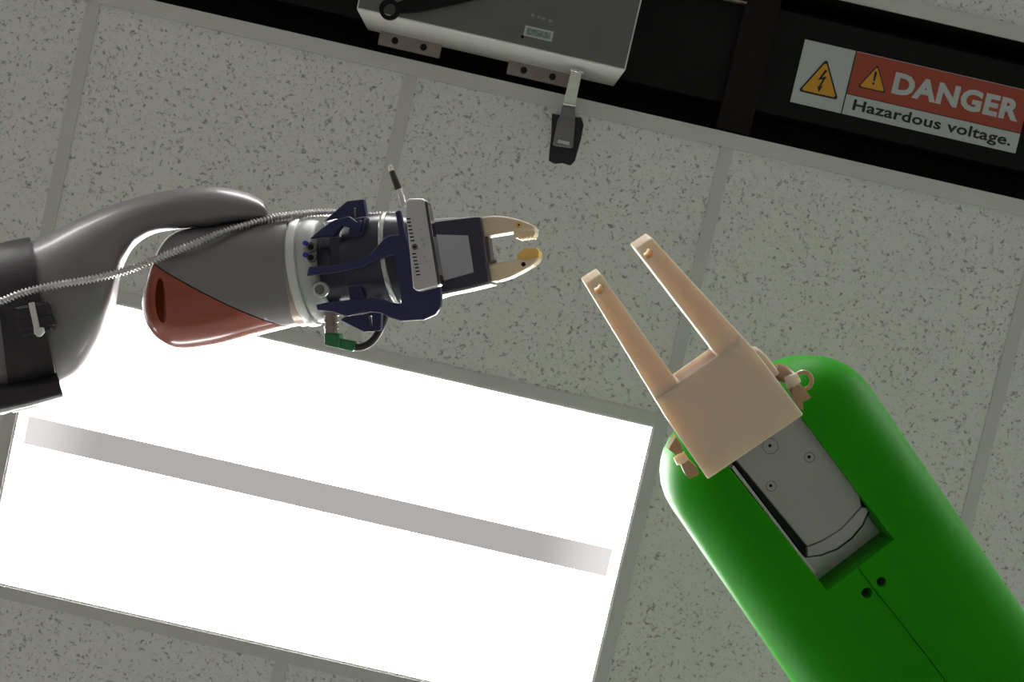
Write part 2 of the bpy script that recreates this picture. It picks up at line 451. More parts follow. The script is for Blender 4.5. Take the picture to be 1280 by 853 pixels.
# lever on the cover
z = ZF - 0.012
lv = MB(); c0 = on_level(487, 12, z); e1 = on_level(600, -14, z); d = (e1 - c0).normalized(); nrm = Vector((-d.y, d.x, 0))
outer = [c0 + Vector((math.cos(a_), math.sin(a_), 0)) * 0.018 for a_ in [2 * math.pi * j / 20 for j in range(20)]]
secs = []
for j in range(20):
    a_ = 2 * math.pi * j / 20; dr = Vector((math.cos(a_), math.sin(a_), 0))
    secs.append([c0 + dr * 0.0115 + Vector((0, 0, -.004)), c0 + dr * 0.0185 + Vector((0, 0, -.004)), c0 + dr * 0.0185 + Vector((0, 0, .006)), c0 + dr * 0.0115 + Vector((0, 0, .006))])
lv.loft(secs + [secs[0]], cap=False)
lv.prism([c0 + d * 0.014 - nrm * 0.009, c0 + d * 0.05 - nrm * 0.015, e1 - nrm * 0.016, e1 + nrm * 0.016, c0 + d * 0.05 + nrm * 0.015, c0 + d * 0.014 + nrm * 0.009], Vector((0, 0, 0.010)))
lever = obj('lever', lv, 'black', enc, smooth=40)
z2 = ZF - 0.0034
A = on_level(657, 31.5, z2); B = on_level(694, 53, z2)
ly0, ly1 = on_level(657, 31.5, z2).y, on_level(655.5, 44, z2).y
st = obj('rating_label', MB().box2((A.x, ly0, z2), (A.x + 0.052, ly0 + 0.0185, z2 + 0.0006)), 'signwhite', enc)
obj('label_print', MB().box2((A.x + 0.004, ly0 + 0.0035, z2 - 0.0004), (A.x + 0.048, ly0 + 0.015, z2)), 'stick', st)
for k, (x, y, wd) in enumerate(((664, 17, 5), (672, 19.5, 4), (677, 21, 6), (686, 24, 5))):
    c0 = on_level(x, y, z2)
    obj('engraved_mark', MB().box2((c0.x, c0.y, z2 - 0.0003), (c0.x + wd * 0.0013, c0.y + 0.0045, z2)), 'foot', enc)
c0 = on_level(653, 46, z2); obj('cover_screw', MB().tube([c0, c0 + Vector((0, 0, -0.001))], 0.003, 10), 'hole', enc)

# hasp and plug that hang from the box over the cut-out
hs = empty('hasp_plug', on_level(714, 120, H - 0.03)); tag(hs, 'dark plug on a metal strip over the hole in the ceiling tile', 'plug')
def strip(pa, pb, wa, wb, za, zb, th):
    A = on_level(*pa, za); B = on_level(*pb, zb); d = (B - A).normalized(); s = d.cross(Vector((0, 0, 1))).normalized()
    n = d.cross(s).normalized()
    if n.z < 0: n = -n
    return [A - s * wa / 2, A + s * wa / 2, B + s * wb / 2, B - s * wb / 2], n * th
f_, v_ = strip((721, 88), (711, 133), 0.020, 0.023, ZF + 0.035, H - 0.030, 0.004)
so = obj('metal_strip', MB().prism(f_, v_), 'zinc', hs, bevel=0.0012)
for s_ in ((721, 89), (711.5, 131)):
    A = on_level(*s_, ZF + 0.032 if s_[1] < 100 else H - 0.033)
    obj('strip_rib', MB().box(A, 0.025, 0.004, 0.004), 'chrome', so, bevel=0.001)
f_, v_ = strip((711, 132), (709, 150), 0.024, 0.030, H - 0.031, H - 0.030, 0.018)
obj('plug_neck', MB().prism(f_, v_), 'plug', hs, bevel=0.003)
f_, v_ = strip((708.5, 148), (703.5, 184), 0.032, 0.038, H - 0.033, H - 0.028, 0.022)
pb = obj('plug_body', MB().prism(f_, v_), 'plug', hs, bevel=0.004)
A = on_level(704.5, 178, H - 0.036)
obj('plug_tag', MB().box(A, 0.022, 0.006, 0.002), 'signwhite', pb, bevel=0.0005)

# DANGER sign
ZS = ZP - 0.0015
def sp(x, y, z=ZS): return on_level(880 + x / 3.16, y / 3.16, z)
TL, BL, BR = sp(400, 155), sp(338, 410), sp(1232, 598)
sx0, sy0, sy1, sx1 = (TL.x + BL.x) / 2, TL.y, (BL.y + BR.y) / 2, BR.x
sign = empty('warning_sign', ((sx0 + sx1) / 2, (sy0 + sy1) / 2, ZS)); tag(sign, 'white and red danger hazardous voltage sign on the black busway', 'sign')
obj('sign_plate', MB().box2((sx0, sy0, ZS), (sx1, sy1, ZP)), 'signwhite', sign)
dv = (sp(600, 195).x + sp(545, 452).x) / 2
rb = (sp(565, 375).y + sp(1250, 520).y) / 2
L1, L2, L3 = ZS - 0.0003, ZS - 0.0006, ZS - 0.0009
def flat(z0, x0, x1, y0, y1, m, par, nm): return obj(nm, MB().box2((x0, y0, z0), (x1, y1, z0 + 0.0003)), m, par)
flat(L1, dv - 0.0012, dv + 0.0012, sy0, sy1, 'ink', sign, 'divider_line')
flat(L1, dv + 0.0012, sx1, rb, rb + 0.0014, 'ink', sign, 'divider_line')
flat(L1, dv + 0.0012, sx1, sy0 + 0.001, rb, 'signred', sign, 'red_field')
def tri(pts, nm):
    V = [sp(*q) for q in pts]; yb = (V[1].y + V[2].y) / 2; xm = (V[1].x + V[2].x) / 2
    V = [Vector((xm, V[0].y, L2)), Vector((V[1].x, yb, L2)), Vector((V[2].x, yb, L2))]
    c = (V[0] + V[1] + V[2]) / 3
    def ro(k, z):
        out = []
        for i in range(3):
            P = c + (V[i] - c) * k; a = c + (V[i - 1] - c) * k; b = c + (V[(i + 1) % 3] - c) * k
            out += [P + (a - P) * 0.06, P + (b - P) * 0.06]
        return [Vector((p.x, p.y, z)) for p in out]
    o = obj(nm, MB().prism(ro(1.0, L2), Vector((0, 0, 0.0003))), 'ink', sign)
    obj('yellow_field', MB().prism(ro(0.86, L3), Vector((0, 0, 0.0003))), 'signyellow', o)
    return o, c, (V[2] - V[1]).length
t1, c, wd = tri([(485, 232), (370, 360), (530, 395)], 'warning_triangle')
def q2(c, wd, x, y, z): return Vector((c.x + x * wd, c.y - y * wd, z))
bolt = [(0.02, 0.33), (-0.09, 0.06), (0.02, 0.10), (-0.04, -0.10), (-0.08, -0.08), (0.0, -0.22), (0.06, -0.04), (0.01, -0.07), (0.10, 0.19), (-0.01, 0.14), (0.09, 0.33)]
obj('bolt_symbol', MB().prism([q2(c, wd, x, y, L3 - 0.0003) for x, y in bolt], Vector((0, 0, 0.0003))), 'ink', t1)
t2, c, wd = tri([(688, 255), (605, 345), (718, 368)], 'warning_triangle')
ex_ = MB().prism([q2(c, wd, x, y, L3 - 0.0003) for x, y in ((-0.045, 0.34), (0.045, 0.34), (0.03, 0.02), (-0.03, 0.02))], Vector((0, 0, 0.0003)))
ex_.prism([q2(c, wd, 0.04 * math.cos(j), -0.07 + 0.04 * math.sin(j), L3 - 0.0003) for j in [2 * math.pi * k / 10 for k in range(10)]], Vector((0, 0, 0.0003)))
obj('exclamation_mark', ex_, 'ink', t2)
EX, EY, EN = Vector((1, 0, 0)), Vector((0, -1, 0)), Vector((0, 0, -1))
A, B = sp(738, 370, L1), sp(1240, 470, L1); yb = (A.y + B.y) / 2
capd = abs(sp(750, 278).y - sp(738, 370).y)
obj('danger_lettering', text_mb('DANGER', Vector((A.x, yb, L1)), EX, EY, B.x - A.x, capd * 0.93, EN, 0.045), 'signwhite', sign)
A, B = sp(583, 438, L1), sp(1210, 570, L1); yb = (A.y + B.y) / 2
capd = abs(sp(592, 392).y - sp(583, 438).y)
obj('hazard_lettering', text_mb('Hazardous voltage.', Vector((A.x, yb, L1)), EX, EY, B.x - A.x, capd * 0.95, EN, 0.024), 'ink', sign)

# ================================================================== GREY ROBOT ARM
DA = 1.25
SA = DA / F
PA = Plane(at(372, 342, DA), XA, -YA, ZA, SA)                 # u right, v down, w towards the viewer
def sect(T, B, hd, p=2.2, k=0.0, wc=0.0, n=40, pl=PA, comp=0.0):
    """rounded cross-section between image points T and B, hd deep; k leans its plane"""
    tu, tv = pl.uv(*T); bu, bv = pl.uv(*B); out = []
    mu, mv, du, dv_ = (tu + bu) / 2, (tv + bv) / 2, (tu - bu) / 2, (tv - bv) / 2
    for j in range(n):
        a = 2 * math.pi * j / n; ca, sa = math.cos(a), math.sin(a)
        pp = min(p, 2.0) if ca > 0 and comp else p            # the upper edge of the link is rounder than the lower
        x = math.copysign(abs(ca) ** (2 / pp), ca); w = math.copysign(abs(sa) ** (2 / pp), sa) * hd
        q = pl.pt(mu + du * x + k * w, mv + dv_ * x, wc + w)
        if comp:                                              # lean of the link, so that its flanks run along the sight line
            q = q.lerp(pl.pix((T[0] + B[0]) / 2 + (T[0] - B[0]) / 2 * x, (T[1] + B[1]) / 2 + (T[1] - B[1]) / 2 * x, wc + w), comp)
        out.append(q)
    return out
def smooth_secs(rows, n=4, **kw):
    flatrows = [(T[0], T[1], B[0], B[1], hd, p, k, wc) for T, B, hd, p, k, wc in rows]
    return [sect((r[0], r[1]), (r[2], r[3]), max(r[4], 0.5), r[5], r[6], r[7], **kw) for r in spline(flatrows, n)]
elbow = PA.pix(-470, 420, 0)
arm = empty('industrial_robot', (elbow.x, elbow.y, 0)); tag(arm, 'silver grey robot arm with orange wrist cover and black strap', 'robot')
fore = [((-520, 335), (-520, 515), 84, 2.2, 0, 0), ((-300, 335), (-300, 520), 90, 2.2, 0, 0), ((-60, 325), (-40, 522), 92, 2.2, 0, 0), ((0, 312), (25, 510), 92, 2.2, 0, 0),
        ((45, 299), (78, 479), 88, 2.2, 0, 0), ((75, 285), (105, 462), 83, 2.2, 0, 0), ((108, 269), (128, 432), 76, 2.2, 0, 0), ((138, 257), (143, 388), 67, 2.3, 0, 0),
        ((163, 249), (148, 352), 58, 2.5, 0, 0), ((185, 243), (155, 330), 52, 2.8, 0, 0), ((205, 239), (167, 309), 48, 3.0, 0, 0), ((225, 236), (188, 294), 46, 3.2, 0, 0),
        ((247, 234), (213, 288), 45, 3.6, 0, 0), ((275, 234), (250, 284), 44, 4, 0, 0), ((303, 239), (290, 279), 42, 4, 0, 0), ((322, 246), (316, 276), 40, 4, 0, 0),
        ((332, 253), (329, 274), 37, 4, 0, 0), ((336, 262), (335, 271), 32, 3, 0, 0)]
link = obj('forearm_link', MB().loft(smooth_secs(fore, comp=0.88)), 'grey', arm, smooth=60)
# wrist: grey shell above a slanting seam, orange cover below it
wr = [((363, 275), (379, 406), 66, 2.05, 0, 0), ((345, 275), (352, 412), 68, 2.1, 0, 0), ((325, 276), (320, 420), 70, 2.15, 0, 0), ((295, 279), (285, 430), 72, 2.2, 0, 0),
      ((265, 283), (252, 436), 72, 2.2, 0, 0), ((240, 286), (226, 437.5), 71, 2.2, 0, 0), ((222, 291), (208, 431), 67, 2.2, 0, 0), ((212, 301), (197, 421), 61, 2.2, 0, 0), ((204, 318), (189, 408), 50, 2.2, 0, 0), ((194, 340), (185, 393), 34, 2.2, 0, 0), ((187, 360), (184, 380), 16, 2.2, 0, 0)]
def wrist_half(keep_lower, gap, scale=1.0):
    mb = MB().loft(smooth_secs(wr, n=5))
    me = mb.mesh('w'); bm = bmesh.new(); bm.from_mesh(me); bpy.data.meshes.remove(me)
    A, B = PA.pix(204, 324, 10), PA.pix(361, 409, 10)
    n = (B - A).cross(PA.w).normalized()
    if n.dot(PA.v) < 0: n = -n                                # n points down the image, to the orange side
    n = (n - PA.w * 0.13).normalized()
    geom = bm.verts[:] + bm.edges[:] + bm.faces[:]
    r = bmesh.ops.bisect_plane(bm, geom=geom, plane_co=A + n * (gap * SA), plane_no=n, clear_inner=keep_lower, clear_outer=not keep_lower)
    ed = [e for e in r['geom_cut'] if isinstance(e, bmesh.types.BMEdge)]
    bmesh.ops.contextual_create(bm, geom=ed)
    bmesh.ops.recalc_face_normals(bm, faces=bm.faces)
    out = MB(); bm.verts.index_update()
    out.add([v.co.copy() for v in bm.verts], [tuple(v.index for v in f.verts) for f in bm.faces]); bm.free()
    return out
obj('wrist_shell', wrist_half(False, -0.7), 'grey', arm, smooth=60)
oc = obj('wrist_cover', wrist_half(True, 0.7), 'orange', arm, smooth=60)
def ellipsoid(c, pl, ru, rv, rw, n=24, m=16):
    q = MB().sphere(Vector((0, 0, 0)), 1.0, n, m); q.v = [c + (pl.u * v.x * ru + pl.v * v.y * rv + pl.w * v.z * rw) * pl.s for v in q.v]
    return q
core = [((T[0] + (B[0] - T[0]) * .12 + 3, T[1] + 14), (B[0] + (T[0] - B[0]) * .12 + 3, B[1] - 14), hd - 14, p, k, wc) for T, B, hd, p, k, wc in wr[:5]]
obj('wrist_seam', MB().loft(smooth_secs(core, n=4)), 'seam', arm, smooth=60)
# strap round the forearm
sr = [((-8, 309), (16, 514), 97, 2.2, 0, 0), ((14, 303), (47, 507), 96, 2.2, 0, 0), ((37, 299), (76, 494), 94, 2.2, 0, 0)]
def ring_loft(rows, thick, n=3):
    fr_ = [(T[0], T[1], B[0], B[1], hd, p, k, wc) for T, B, hd, p, k, wc in rows]
    outer = [sect((r[0], r[1] - thick), (r[2], r[3] + thick), r[4] + thick, r[5], r[6], r[7], comp=0.95) for r in spline(fr_, n)]
    inner = [sect((r[0], r[1] + 3), (r[2], r[3] - 3), r[4] - 3, r[5], r[6], r[7], comp=0.95) for r in spline(fr_, n)]
    return MB().loft(outer + list(reversed(inner)) + [outer[0]], cap=False)
obj('strap', ring_loft(sr, 2.5), 'strap', arm, smooth=50)
obj('strap_buckle', MB().loft([sect((-30, 476), (-22, 523), 62, 5, 0, 30, comp=1.0), sect((28, 471), (37, 509), 62, 5, 0, 30, comp=1.0), sect((70, 463), (80, 497), 58, 5, 0, 30, comp=1.0)]), 'strap', arm, smooth=40)
sp_ = obj('strap_pad', pr(PA, [(17, 385), (55, 377), (61, 396), (64, 413), (27, 421), (20, 402)], 105, 90), 'strap', arm, bevel=0.0015)
for y0_, x1_ in ((379, 62), (394, 67)):
    obj('pad_ridge', pr(PA, [(20, y0_ + 7), (x1_ - 4, y0_), (x1_, y0_ + 13), (22, y0_ + 20)], 107, 96), 'strap', sp_, bevel=0.0012)
# flange rings and tool side, leaning a little towards the viewer
tl = math.radians(8.0); ang = math.radians(8.0)
U = (XA * math.cos(ang) + YA * math.sin(ang)) * math.cos(tl) + ZA * math.sin(tl)
V = XA * math.sin(ang) - YA * math.cos(ang)
W = U.cross(V)
if W.dot(ZA) < 0: W = -W
PT = Plane(at(374, 342, DA), U, V, W, SA)
def lathe(prof, n=48, pl=PT):
    return MB().loft([[pl.pt(u, r * math.cos(2 * math.pi * j / n), r * math.sin(2 * math.pi * j / n)) for j in range(n)] for u, r in prof])
obj('flange_band', lathe([(-6, 60), (-6, 65), (-5, 66.2), (6, 66.4), (6, 60)]), 'bronze', arm, smooth=40)
obj('flange_ring', lathe([(5.5, 60), (5.5, 67), (7, 68.5), (15, 68.5), (17, 67.5), (18, 64), (18, 58)]), 'silver', arm, smooth=40)
fb = obj('flange_body', lathe([(17, 58), (17, 64), (20, 65), (32, 63.5), (37, 60), (39, 56), (39, 40)]), 'flange', arm, smooth=40)
for (bx_, by_, dx_, dy_) in ((381, 304, 388.5, 309), (381, 318.5, 388.5, 322)):
    o = obj('air_port', disc(PT, dx_, dy_, 62.5, 6.0, 16, 6), 'plug', arm, bevel=0.0005)
    obj('port_bore', disc(PT, dx_, dy_, 63, 3.6, 12, 2), 'hole', o)
    obj('push_ring', disc(PT, bx_, by_, 66, 3.0, 12, 7), 'blue', o, bevel=0.0005)
o = obj('round_port', disc(PT, 400, 362, 65.5, 9.5, 24, 8), 'flange', arm, bevel=0.001)
obj('port_cap', disc(PT, 399, 362, 67, 6, 20, 4), 'plug', o, bevel=0.001)
o_ = PT.pix(401.5, 300, 65.5); e_ = PT.pix(404, 328, 65.5)
dx = (e_ - o_).normalized(); dy = PT.w.cross(dx).normalized()
obj('port_lettering', text_mb('X4 X2', o_, dx, dy, (e_ - o_).length, 0.0035, PT.w, 0.0), 'ink', arm)

# base column on the floor, outside the photograph
def column(root, top, r0, r1, m, m2):
    b = Vector((top.x, top.y, 0)); z = Vector((0, 0, 1))
    obj('base', MB().tube([b, b + z * 0.03, b + z * 0.10, b + z * 0.14], [r0 * 1.5, r0 * 1.5, r0 * 1.25, r0], 32), m2, root, smooth=40)
    h = top.z
    obj('column', MB().tube([b + z * 0.14, b + z * (h * .5), b + z * (h - .02), b + z * (h + r1 * .7), b + z * (h + r1 * 1.0), b + z * (h + r1 * 1.2)], [r0, r1 * 1.02, r1 * 1.1, r1, r1 * .8, r1 * .3], 32), m, root, smooth=50)
column(arm, elbow, 0.11, 0.09, 'grey', 'dgrey')

# white cable tie round the strap
tie = empty('cable_tie', PA.pix(42, 400, 108)); tag(tie, 'white nylon cable tie fastened on the black strap', 'cable tie')
obj('tie_band', pr(PA, [(35, 379), (42, 377.5), (49, 410), (42, 412)], 109.5, 106), 'nylon', tie, bevel=0.0008)
obj('tie_head', pr(PA, [(41, 411), (53, 409), (54.5, 416), (50, 421), (46, 421.5), (42, 417)], 112, 106), 'nylon', tie, bevel=0.0012)

# flexible metal conduit along the arm
cp = [(-330, 420, 118), (-160, 415, 116), (-70, 402, 113), (0, 377.5, 109), (30, 366, 106), (75, 355.5, 100), (110, 350, 92), (140, 343, 82), (170, 334, 72), (205, 320, 70), (240, 306, 70), (275, 291.5, 60), (305, 282, 48),
      (340, 273, 30), (372, 268.5, 15), (400, 266, 0), (430, 266, -15), (460, 269, -20), (498, 268, -15)]
fine = spline(cp, 60)
pts = []; acc = 0.0; step = 1.05 * SA; last = None
for q_ in fine:
    p = PA.pix(*q_)
    if last is not None:
        L = (p - last).length
        while acc + L >= step:
            t_ = (step - acc) / L; last = last + (p - last) * t_; pts.append(last); L = (p - last).length; acc = 0.0
        acc += L
    last = p
rad = [(4.9 if (i // 2) % 2 == 0 else 2.9) * SA for i in range(len(pts))]
hose = empty('metal_conduit', pts[len(pts) // 2]); tag(hose, 'ribbed steel flexible conduit running along the grey robot arm', 'conduit')
obj('ribbed_hose', MB().tube(pts, rad, 10), 'hose', hose, smooth=30)

# ------------------------------------------------------------------ gripper of the grey arm
gr = empty('robot_gripper', PT.pt(40, 0, 0)); tag(gr, 'dark navy two-finger gripper with short cream toothed fingertips', 'gripper')
obj('coupling', lathe([(38, 44), (40, 48), (72, 48)]), 'dnavy', gr, smooth=40)
obj('gripper_base', lathe([(70, 40), (70, 56), (73, 58), (112, 58), (120, 57), (140, 52), (160, 46), (165, 30)]), 'dnavy', gr, smooth=40)
obj('base_ring', lathe([(119, 50), (119, 58.5), (120, 59.2), (124, 59.2), (125, 58.5), (125, 50)]), 'zinc', gr, smooth=40)
body = [(505, 281), (540, 277), (590, 271), (600, 270.5), (601.5, 282), (612.5, 352), (603, 356), (556, 366), (515, 377)]
hb = obj('hand_body', pr(PT, body, 34, -34), 'dnavy', gr, bevel=0.002)
obj('face_panel', pr(PT, [(508, 292), (585, 294.5), (592, 340.5), (548, 353), (515, 360)], 36, 30), 'panel', gr, bevel=0.0005)
obj('side_plate', pr(PT, [(500, 281), (540, 274.5), (569, 272), (571, 275), (540, 280), (500, 287)], 30, -30), 'camsil', gr, bevel=0.0008)
obj('side_plate', pr(PT, [(505, 378), (553, 364), (585, 357.5), (612, 353), (612.5, 355.5), (586, 362), (552, 369), (508, 384)], 30, -30), 'camsil', gr, bevel=0.0008)
obj('finger_rail', pr(PT, [(598, 296), (610, 296), (614, 329), (603, 331)], 18, -12), 'greydark', gr, bevel=0.0008)
obj('rail_screw', pr(PT, [(613, 326), (620, 325.5), (620, 328.5), (613, 329)], 14, 6), 'greydark', gr)
Z3 = lambda pts: zoom(pts, 530, 255, 7.106)
up = Z3([(500, 116), (600, 104), (700, 108), (800, 128), (900, 158), (972, 190), (988, 212), (987, 240), (880, 248), (793, 246), (650, 270), (512, 292)])
lo = Z3([(555, 545), (700, 516), (828, 487), (920, 498), (1018, 470), (1005, 505), (960, 545), (880, 592), (760, 652), (660, 684), (586, 695)])
f1 = obj('fingertip', pr(PT, up, 22, -18), 'cream', gr, bevel=0.0028, seg=3)
f2 = obj('fingertip', pr(PT, lo, 22, -18), 'cream', gr, bevel=0.0028, seg=3)
def teeth(x0, y0, x1, y1, k, amp):
    out = []
    for i in range(k):
        for t_, a_ in ((0.0, 0), (0.25, amp), (0.6, amp), (0.85, 0)):
            s_ = (i + t_) / k; out.append((x0 + (x1 - x0) * s_, y0 + (y1 - y0) * s_ + a_))
    return out
obj('toothed_pad', pr(PT, Z3([(793, 240), (985, 236), (983, 275)] + teeth(975, 284, 830, 301, 5, 15) + [(812, 303), (798, 280)]), 19, -16), 'pad', f1, bevel=0.0005)
obj('toothed_pad', pr(PT, Z3([(828, 492), (826, 465), (842, 432), (870, 412)] + teeth(880, 410, 1000, 398, 5, -15) + [(1012, 405), (1021, 430), (1018, 474), (920, 500)]), 19, -16), 'yellow', f2, bevel=0.0005)
obj('pin', disc(PT, 530 + 838 / 7.106, 255 + 192 / 7.106, 23, 3.6, 14, 4), 'yellow', f1, bevel=0.0008)
obj('pin_hole', disc(PT, 530 + 842 / 7.106, 255 + 186 / 7.106, 23.3, 1.2, 10, 1), 'hole', f1)
obj('pin_hole', disc(PT, 530 + 883 / 7.106, 255 + 536 / 7.106, 22.4, 2.8, 14, 1), 'hole', f2)

# ------------------------------------------------------------------ navy bracket that carries the camera
br = empty('camera_bracket', PT.pix(525, 385, 60)); tag(br, 'dark blue 3d printed bracket clamped around the gripper', 'bracket')
Z4 = lambda pts: zoom(pts, 370, 240, 4.265)
main = [(528, 104), (552, 96), (600, 300), (640, 520), (768, 500), (775, 560), (772, 612), (742, 655), (682, 682), (560, 690), (495, 670), (450, 646), (400, 641), (330, 650), (268, 664), (190, 640), (112, 632), (105, 602), (160, 590), (290, 575), (400, 562), (455, 570), (510, 590), (562, 598), (548, 480), (520, 337), (490, 345), (430, 362), (360, 400), (200, 432), (55, 450), (68, 400), (215, 390), (340, 358), (392, 333), (430, 290), (468, 246), (498, 232), (546, 228)]
obj('mount_plate', pr(PT, Z4(main), 72, 62), 'navy', br, bevel=0.0012)
slot = [(286, 78), (300, 78), (300, 128), (289, 122)]
def keyhole(outer, hole):
    """outer polygon with a slot, joined by a bridge at the vertex nearest the slot's first corner"""
    i = min(range(len(outer)), key=lambda k: (outer[k][0] - hole[0][0]) ** 2 + (outer[k][1] - hole[0][1]) ** 2)
    area = lambda P: sum(P[k - 1][0] * P[k][1] - P[k][0] * P[k - 1][1] for k in range(len(P)))
    h = hole if area(outer) * area(hole) < 0 else [hole[0]] + hole[:0:-1]
    e = 0.02
    return outer[:i + 1] + h + [(h[0][0] + e, h[0][1] + e), (outer[i][0] + e, outer[i][1] + e)] + outer[i + 1:]
o = obj('clamp_fin', pr(PT, Z4([(150, 158), (200, 112), (272, 50), (358, 40), (374, 132), (360, 160), (300, 150), (210, 145)]), 14, 2), 'navy', br)
boolean(o, [])
sl = pr(PT, Z4(slot), 30, -20); o2 = o
def cut_local(o, cutters):
    par = o.parent; loc = o.location.copy(); off = Vector(par.matrix_basis.translation) + loc
    for c_ in cutters: c_.v = [p - off for p in c_.v]
    o.parent = None; o.location = (0, 0, 0); boolean(o, cutters); o.parent = par; o.location = loc
cut_local(o, [sl])
obj('clamp_fin', pr(PT, Z4([(72, 250), (140, 190), (200, 150), (282, 130), (322, 160), (345, 150), (340, 210), (300, 195), (245, 180), (200, 238), (130, 238)]), 58, 46), 'navy', br, bevel=0.001)
obj('clamp_wall', pr(PT, Z4([(290, 150), (368, 132), (345, 330), (345, 500), (360, 575), (285, 585), (270, 400), (275, 260)]), 50, 8), 'navy', br, bevel=0.001)
obj('inner_block', pr(PT, Z4([(175, 250), (245, 235), (250, 390), (185, 390)]), 50, 30), 'dnavy', br, bevel=0.001)
Z5 = lambda pts: zoom(pts, 380, 380, 10.667)
o = obj('clamp_fin', pr(PT, Z5([(485, 215), (560, 170), (790, 140), (940, 100), (1030, 130), (1015, 360), (805, 375), (700, 322)]), 40, 28), 'navy', br)
cut_local(o, [pr(PT, Z5([(800, 165), (848, 160), (855, 290), (822, 292)]), 60, 10)])

# thumb dent in the orange cover
cut_local(oc, [ellipsoid(PA.pix(203.5, 373, 60), PA, 8.5, 30, 13)])

# ------------------------------------------------------------------ depth camera
dc = empty('depth_camera', PT.pix(528, 305, 72)); tag(dc, 'small silver depth camera with vent slots on the blue bracket', 'camera')
Z6 = lambda pts: zoom(pts, 480, 200, 5.0125)
obj('camera_body', pr(PT, Z6([(128, 275), (133, 250), (155, 241), (240, 241), (262, 256), (274, 300), (352, 765), (342, 790), (215, 824), (192, 820), (178, 800)]), 98, 72), 'camsil', dc, bevel=0.003, seg=4)
obj('front_glass', pr(PT, Z6([(254, 254), (266, 262), (276, 290), (354, 762), (345, 784), (334, 775), (300, 560), (262, 320)]), 98.6, 76), 'glass', dc, bevel=0.0008)
for i in range(7):
    x = 153 + 26 * i / 6; y = 369 + 137 * i / 6
    obj('vent_slot', pr(PT, Z6([(x - 13, y - 3), (x + 12, y - 5), (x + 12, y + 3), (x - 13, y + 5)]), 98.4, 97.2), 'hole', dc)
    x = 189 + 26 * i / 6; y = 588 + 132 * i / 6
    obj('vent_slot', pr(PT, Z6([(x - 13, y - 3), (x + 12, y - 5), (x + 12, y + 3), (x - 13, y + 5)]), 98.4, 97.2), 'hole', dc)
k_ = obj('mount_screw', disc(PT, 480 + 192 / 5.0125, 200 + 545 / 5.0125, 98.8, 3.6, 16, 3), 'greydark', dc, bevel=0.0004)
obj('screw_socket', disc(PT, 480 + 192 / 5.0125, 200 + 545 / 5.0125, 99.0, 1.6, 6, 1), 'hole', k_)
for (x, y, w_, h_) in ((230, 437, 16, 12), (240, 498, 18, 22), (250, 533, 18, 22), (254, 605, 10, 22), (264, 640, 10, 18)):
    obj('printed_mark', pr(PT, Z6([(x - w_ / 2, y - h_ / 2), (x + w_ / 2, y - h_ / 2 - 2), (x + w_ / 2, y + h_ / 2), (x - w_ / 2, y + h_ / 2 + 2)]), 98.15, 97.6), 'panel', dc)
uc = empty('usb_plug', PT.pix(501, 245, 60)); tag(uc, 'silver and black cable plug sticking up from the camera', 'plug')
obj('plug_shell', MB().tube([PT.pix(504.5, 259, 70), PT.pix(502, 248, 70), PT.pix(498, 236, 70)], [4.6 * SA, 4.4 * SA, 3.6 * SA], 16), 'chrome', uc, smooth=40)
obj('plug_sleeve', MB().tube([PT.pix(498.3, 237, 70), PT.pix(494, 226, 70), PT.pix(489.6, 214, 70)], [4.2 * SA, 4.0 * SA, 3.4 * SA], 16), 'cable', uc, smooth=40)
obj('plug_tip', MB().tube([PT.pix(489.8, 215, 70), PT.pix(488.3, 210, 70), PT.pix(487.8, 207, 70), PT.pix(487.5, 206, 70)], [3.3 * SA, 3.4 * SA, 2.6 * SA, 1.0 * SA], 14), 'nylon', uc, smooth=60)

# ------------------------------------------------------------------ green elbow plug and its cable
ep = empty('elbow_plug', PT.pix(414, 415, 15)); tag(ep, 'green elbow connector plugged in under the grey flange', 'connector')
ys_ = [386, 392, 395, 395.5, 399, 399.5, 403, 403.5, 407, 407.5, 411, 411.5, 418]
rs_ = [10, 10, 10, 8, 8, 9, 9, 8, 8, 9, 9, 8, 8]
obj('threaded_collar', MB().tube([PT.pix(414.3, y, 20) for y in ys_], [r * SA for r in rs_], 20), 'conn', ep, smooth=40)
obj('plug_body', pr(PT, [(405, 416), (424, 417), (424, 436), (405, 432)], 30, 10), 'greenplug', ep, bevel=0.0016)
obj('plug_arm', pr(PT, [(423, 423.5), (443, 427), (443.5, 436), (440, 440), (423, 436)], 27, 13), 'greenplug', ep, bevel=0.0016)
cb = [PT.pix(x, y, w_) for x, y, w_ in spline([(440, 434, 20), (450, 434.5, 19), (461, 430, 16), (470, 421, 12), (477, 408, 6), (481, 395, 0), (482, 380, -6), (478, 366, -10)], 6)]
obj('cable', MB().tube(cb, 4.6 * SA, 12), 'cable', ep, smooth=60)

